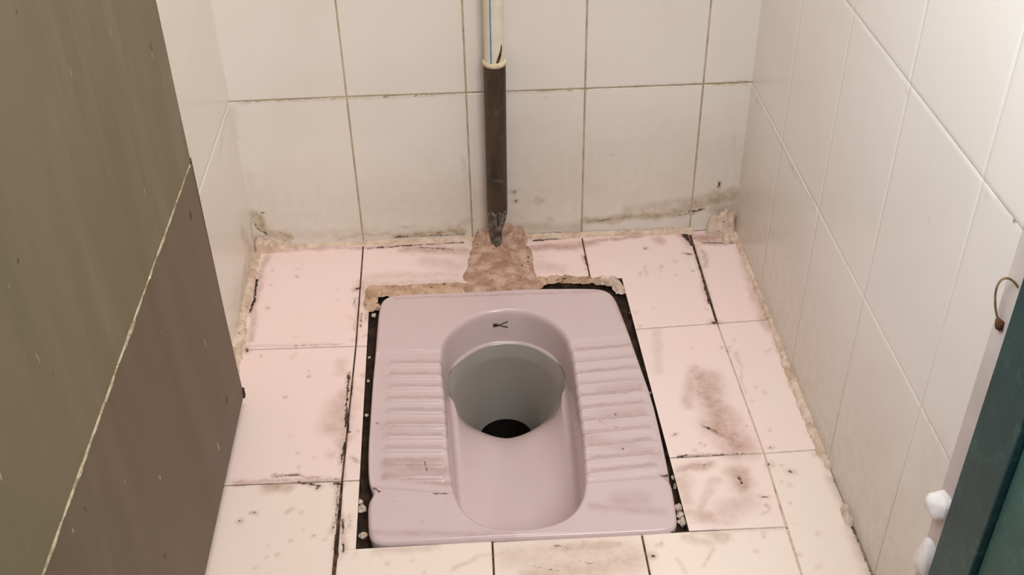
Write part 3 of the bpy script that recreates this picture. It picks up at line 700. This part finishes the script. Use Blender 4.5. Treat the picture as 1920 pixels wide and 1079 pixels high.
def lump(name, loc, s, m, seed, label, cat='mortar crumb', group=None, sc=(1, 1, .7), sub=2, na=1.0):
    bm = bmesh.new(); bmesh.ops.create_icosphere(bm, subdivisions=sub, radius=1)
    r0 = random.Random(seed)
    off = Vector((r0.random()*9, r0.random()*9, r0.random()*9))
    from mathutils import noise as mn
    for v in bm.verts: v.co = v.co*(1+na*(.7*mn.noise(v.co*1.5+off)+.25*mn.noise(v.co*4+off))); v.co = Vector([v.co[i]*sc[i]*s for i in range(3)])
    me = bpy.data.meshes.new(name); bm.to_mesh(me); bm.free()
    for p in me.polygons: p.use_smooth = True
    o = link(name, me, m); o.location = loc; o.rotation_euler = (0, 0, r0.random()*6); tag(o, label, cat, group); return o
cl = [((708, 575), 6, 'l'), ((701, 590), 4, 'l'), ((692, 669), 2.2, 'l'), ((690, 713), 2.5, 'l'), ((687, 778), 3, 'l'), ((678, 953), 6.5, 'l'), ((681, 1003), 5.5, 'l'), ((674, 940), 4, 'l'),
      ((1184, 585), 3.5, 'r'), ((1212, 690), 3, 'r'), ((1222, 735), 3, 'r'), ((1243, 800), 2.6, 'r'), ((1254, 850), 2.6, 'r'), ((1270, 910), 5, 'r'), ((1272, 950), 5.5, 'r'), ((1277, 965), 6, 'r'), ((1280, 978), 6, 'r'), ((1263, 895), 3.5, 'r')]
ordn = ['backmost', 'second', 'third', 'fourth', 'fifth', 'sixth', 'seventh', 'eighth', 'ninth', 'frontmost']
for sd, word in (('l', 'left'), ('r', 'right')):
    items = sorted([c for c in cl if c[2] == sd], key=lambda c: c[0][1])
    for i, (p, s_, _) in enumerate(items):
        x, y = fl(p[0], p[1], -.006)
        o_ = 'backmost' if i == 0 else ('frontmost' if i == len(items)-1 else ordn[i]+' from the back')
        kind = 'tiny' if s_ < 3 else ('small' if s_ < 5 else 'larger')
        lump('mortar_crumb', (x, y, -.008), s_/1000, M_crumb, 40+i+(20 if sd == 'r' else 0), '%s pale mortar crumb in the black gap %s of the toilet, %s' % (kind, word, o_), group='mortar crumbs in the gap around the toilet', sub=3)

# ================================================================== WATER PIPE
def tube(name, x, y, zs, rs, m, parent, n=40, lean=0.0, a0=0, a1=2*math.pi, jag=None, off=0):
    V = []; F = []; full = abs(a1-a0-2*math.pi) < 1e-6; nn = n if full else n+1
    for z, r in zip(zs, rs):
        for k in range(nn):
            a = a0+(a1-a0)*k/n; zz = z
            if jag and z == zs[0]: zz = z+jag(a)
            V.append((x+lean*(z-.4)+(r+off)*math.cos(a), y+(r+off)*math.sin(a), zz))
    for i in range(len(zs)-1):
        for k in range(n):
            F.append((i*nn+k, i*nn+(k+1) % nn, (i+1)*nn+(k+1) % nn, (i+1)*nn+k))
    o = link(name, mesh(name, V, F), m, parent); return o
px_, py_ = .4475, -.030
PX = .4485
pipe = empty('water_pipe', (PX, py_, 0)); tag(pipe, 'vertical pipe against the back wall, white with a blue line above, grimy brown below', 'pipe')
def rel(o): 
    o.location = (-PX, -py_, 0); return o
ZS = .366
def seam(a): return .004*math.sin(3*a+1)+.003*math.sin(7*a)
rel(tube('brown_sleeve', PX, py_, [.062, .075, .12, .2, .3, ZS-.004, ZS], [.0175, .0180, .0182, .0181, .0183, .0184, .0178], M_pipe, pipe, lean=.008, jag=lambda a: .02*max(0, math.cos(a-.2))+.004*math.sin(5*a)))
rel(tube('white_upper_pipe', PX+.0, py_, [ZS-.01, .5, .8, 2.38], [.0163]*4, M_white, pipe, lean=.008))
rel(tube('pipe_rim', PX, py_, [ZS-.003, ZS-.001, ZS+.002, ZS+.004, ZS+.005], [.0182, .0196, .0198, .0188, .0164], M_collar, pipe, lean=.008))
rel(tube('blue_line', PX, py_, [ZS+.004, .5, .8, 2.37], [.0163]*4, M_blue, pipe, n=6, lean=.008, a0=math.radians(246), a1=math.radians(254), off=.0003))
# rust mark near the joint
sv = []; sf = []
rzs = [(ZS+.006, 278, 292), (ZS+.010, 281, 302), (ZS+.018, 292, 312), (ZS+.028, 305, 318), (ZS+.036, 311, 318)]
for z, a, b in rzs:
    for k in range(6):
        q = math.radians(a+(b-a)*k/5); sv.append((PX+.008*(z-.4)+.01668*math.cos(q), py_+.01668*math.sin(q), z))
for i in range(4):
    for k in range(5): sf.append((i*6+k, i*6+k+1, i*6+k+7, i*6+k+6))
rel(link('rust_mark', mesh('rust_mark', sv, sf), M_rust, pipe))
# torn grey end below the sleeve
def torn():
    V = []; F = []; n = 22; rowsN = 12
    for i in range(rowsN+1):
        t = i/rowsN; z = .085*(1-t)+.014*t
        a0 = 185+10*t+8*math.sin(5*t); a1 = 330-62*t+7*math.sin(9*t)
        r = .0186-.0015*t
        for k in range(n+1):
            q = math.radians(a0+(a1-a0)*k/n); V.append((PX-.0025+.002*t+r*math.cos(q), py_+r*math.sin(q)-.001*math.sin(q*9), z+.002*math.sin(k)))
    for i in range(rowsN):
        for k in range(n): F.append((i*(n+1)+k, (i+1)*(n+1)+k, (i+1)*(n+1)+k+1, i*(n+1)+k+1))
    o = link('torn_end', mesh('torn_end', V, F), M_tear, pipe); rel(o)
    s_ = o.modifiers.new('s', 'SOLIDIFY'); s_.thickness = .0015; return o
torn()

# ================================================================== LEFT DOOR LEAF (dark boards)
DX = .047; yE = -.424
door = struct(empty('door_1', (DX, yE, 0)))
def drel(o): o.location = (-DX, -yE, 0); return o
def edge_y(z):   # slightly bowed free edge
    return yE+.0+(-.010)*math.sin(min(1, max(0, z/.9))*math.pi)*1.0
SEAM0 = .436
def board(name, z0, z1, m, seam_lo=0, seam_hi=0):
    V = []; F = []; nz = 24; ny = 40
    Ys = np.linspace(0, 1, ny+1)
    for side, X in ((0, DX), (1, .014)):
        for i in range(nz+1):
            z = z0+(z1-z0)*i/nz; ye = edge_y(z)
            for j, t in enumerate(Ys):
                y = ye+(-1.36-ye)*t; xx = X
                rag = .0012*(float(fbm(np.array([z]), np.array([0.]), .03, 77)[0])-.5)*2 if j == 0 else 0
                zz = z
                if i == 0 and z0 > .1: zz += .0010*(float(fbm(np.array([y]), np.array([0.]), .02, 5)[0])-.5)*2
                if i == nz and z1 < 1: zz += .0010*(float(fbm(np.array([y]), np.array([0.]), .02, 6)[0])-.5)*2
                if i == 0 and z0 < .1: zz += .004*t*0
                V.append((xx, y+rag, zz))
    m_ = ny+1; N = (nz+1)*m_
    for i in range(nz):
        for j in range(ny):
            a = i*m_+j; F.append((a, a+m_, a+m_+1, a+1)); F.append((N+a, N+a+1, N+a+m_+1, N+a+m_))
    for i in range(nz):
        a = i*m_; F.append((a, N+a, N+a+m_, a+m_)); b = a+ny; F.append((b, b+m_, N+b+m_, N+b))
    for j in range(ny):
        a = j; F.append((a, a+1, N+a+1, N+a)); b = nz*m_+j; F.append((b, N+b, N+b+1, b+1))
    me = mesh(name, V, F, smooth=False)
    return drel(link(name, me, m, door))
board('lower_board', .022, SEAM0-.0022, M_door_l)
board('upper_board', SEAM0+.0022, 2.0, M_door_u)
jv = box('joint_filler', (.016, -1.35, SEAM0-.0028), (DX-.0008, yE-.012, SEAM0+.0028), M_chalk, door); drel(jv)
# chalk that squeezed out of the joint
chk = bead('chalk_ridge', [(DX-.0004, yE-.016, SEAM0), (DX-.0002, yE-.30, SEAM0+.0004), (DX-.0002, -1.3, SEAM0)], .0016, M_chalk, None, 61, step=.004, jit=.8, parent=door); drel(chk)
drel(box('edge_strip', (.016, yE-.0005, .024), (DX-.002, yE+.0012, .436), M_edge, door))
drel(box('corner_bracket', (.020, yE-.004, .018), (DX+.002, yE+.004, .034), M_drain, door, .001))

# ================================================================== RIGHT DOORWAY: plaster end of the wall, green wooden frame
XW = WR-WSK*(-.884)
def prism(name, poly, z0, z1, m, parent=None, bevel=.0):
    bm = bmesh.new(); a = [bm.verts.new((x, y, z0)) for x, y in poly]; f = bm.faces.new(a)
    r = bmesh.ops.extrude_face_region(bm, geom=[f]); bmesh.ops.translate(bm, verts=[v for v in r['geom'] if isinstance(v, bmesh.types.BMVert)], vec=(0, 0, z1-z0))
    bmesh.ops.recalc_face_normals(bm, faces=bm.faces)
    if bevel: bmesh.ops.bevel(bm, geom=[e_ for e_ in bm.edges if abs(e_.verts[0].co.z-e_.verts[1].co.z) > .1], offset=bevel, segments=2, affect='EDGES', profile=.5)
    me = bpy.data.meshes.new(name); bm.to_mesh(me); bm.free(); return link(name, me, m, parent)
struct(prism('trim_1', [(XW-.0005, -.8835), (XW+.012, -.93), (XW+.11, -.93), (XW+.11, -.86), (XW+.02, -.86)], -.002, 2.42, M_jamb))
fr = struct(empty('door_2', (.9, -.92, 0)))
def frel(o): o.location = (-.9, .92, 0); return o
frel(prism('frame_board', [(.898, -.915), (.898, -.985), (.99, -.985), (.99, -.915)], 0, 2.1, M_green, fr, .0015))
frel(prism('frame_stop', [(.905, -.987), (.905, -1.06), (.99, -1.06), (.99, -.987)], 0, 2.1, M_green2, fr, .0025))
frel(prism('frame_outer_board', [(.895, -1.062), (.895, -1.12), (.99, -1.12), (.99, -1.062)], 0, 2.1, M_green, fr, .0025))

# white lumps and the wire loop on the plaster strip
def plaster(px, py, Y, s, sc, seed, label):
    d = ray(px, py); p = CAM+d*((Y-CAM[1])/d[1]); return lump('plaster_lump', tuple(p), s, M_plump, seed, label, 'plaster', None, sc, 3, .35)
plaster(1768, 948, -.895, .019, (1, .8, .85), 71, 'white rounded plaster lump beside the green door frame, the upper of two')
plaster(1742, 1046, -.892, .022, (.7, .7, 1.3), 72, 'pale elongated plaster lump beside the green door frame, the lower of two')
def wire():
    c = bpy.data.curves.new('wire_loop', 'CURVE'); c.dimensions = '3D'; c.bevel_depth = .0011; c.bevel_resolution = 3
    sp = c.splines.new('NURBS'); pts = [(1878, 612), (1868, 595), (1865, 560), (1869, 535), (1880, 522), (1893, 522), (1905, 532), (1913, 546), (1916, 560)]
    sp.points.add(len(pts)-1)
    for i, (x, y) in enumerate(pts):
        d = ray(x, y); Yv = -.893+(.0-.006*math.sin(i/len(pts)*3)); p = CAM+d*((Yv-CAM[1])/d[1]); p[0] = min(p[0], 9); sp.points[i].co = (*p, 1)
    sp.use_endpoint_u = True; sp.order_u = 3
    o = bpy.data.objects.new('wire_tmp', c); COL.objects.link(o)
    dg = bpy.context.evaluated_depsgraph_get(); me = bpy.data.meshes.new_from_object(o.evaluated_get(dg)); bpy.data.objects.remove(o)
    me.materials.clear()
    for p in me.polygons: p.use_smooth = True
    o = link('wire_loop', me, M_hook); tag(o, 'thin rusty wire loop on the plaster strip above the green frame edge', 'wire')
    d = ray(1874, 608); p = CAM+d*((-.894-CAM[1])/d[1])
    k = lump('rust_knot', tuple(p), .0045, M_rust, 5, 'x', 'x', None, (1, 1, 1.5)); 
    for q in ('label', 'category'): del k[q]
    k.parent = o
wire()
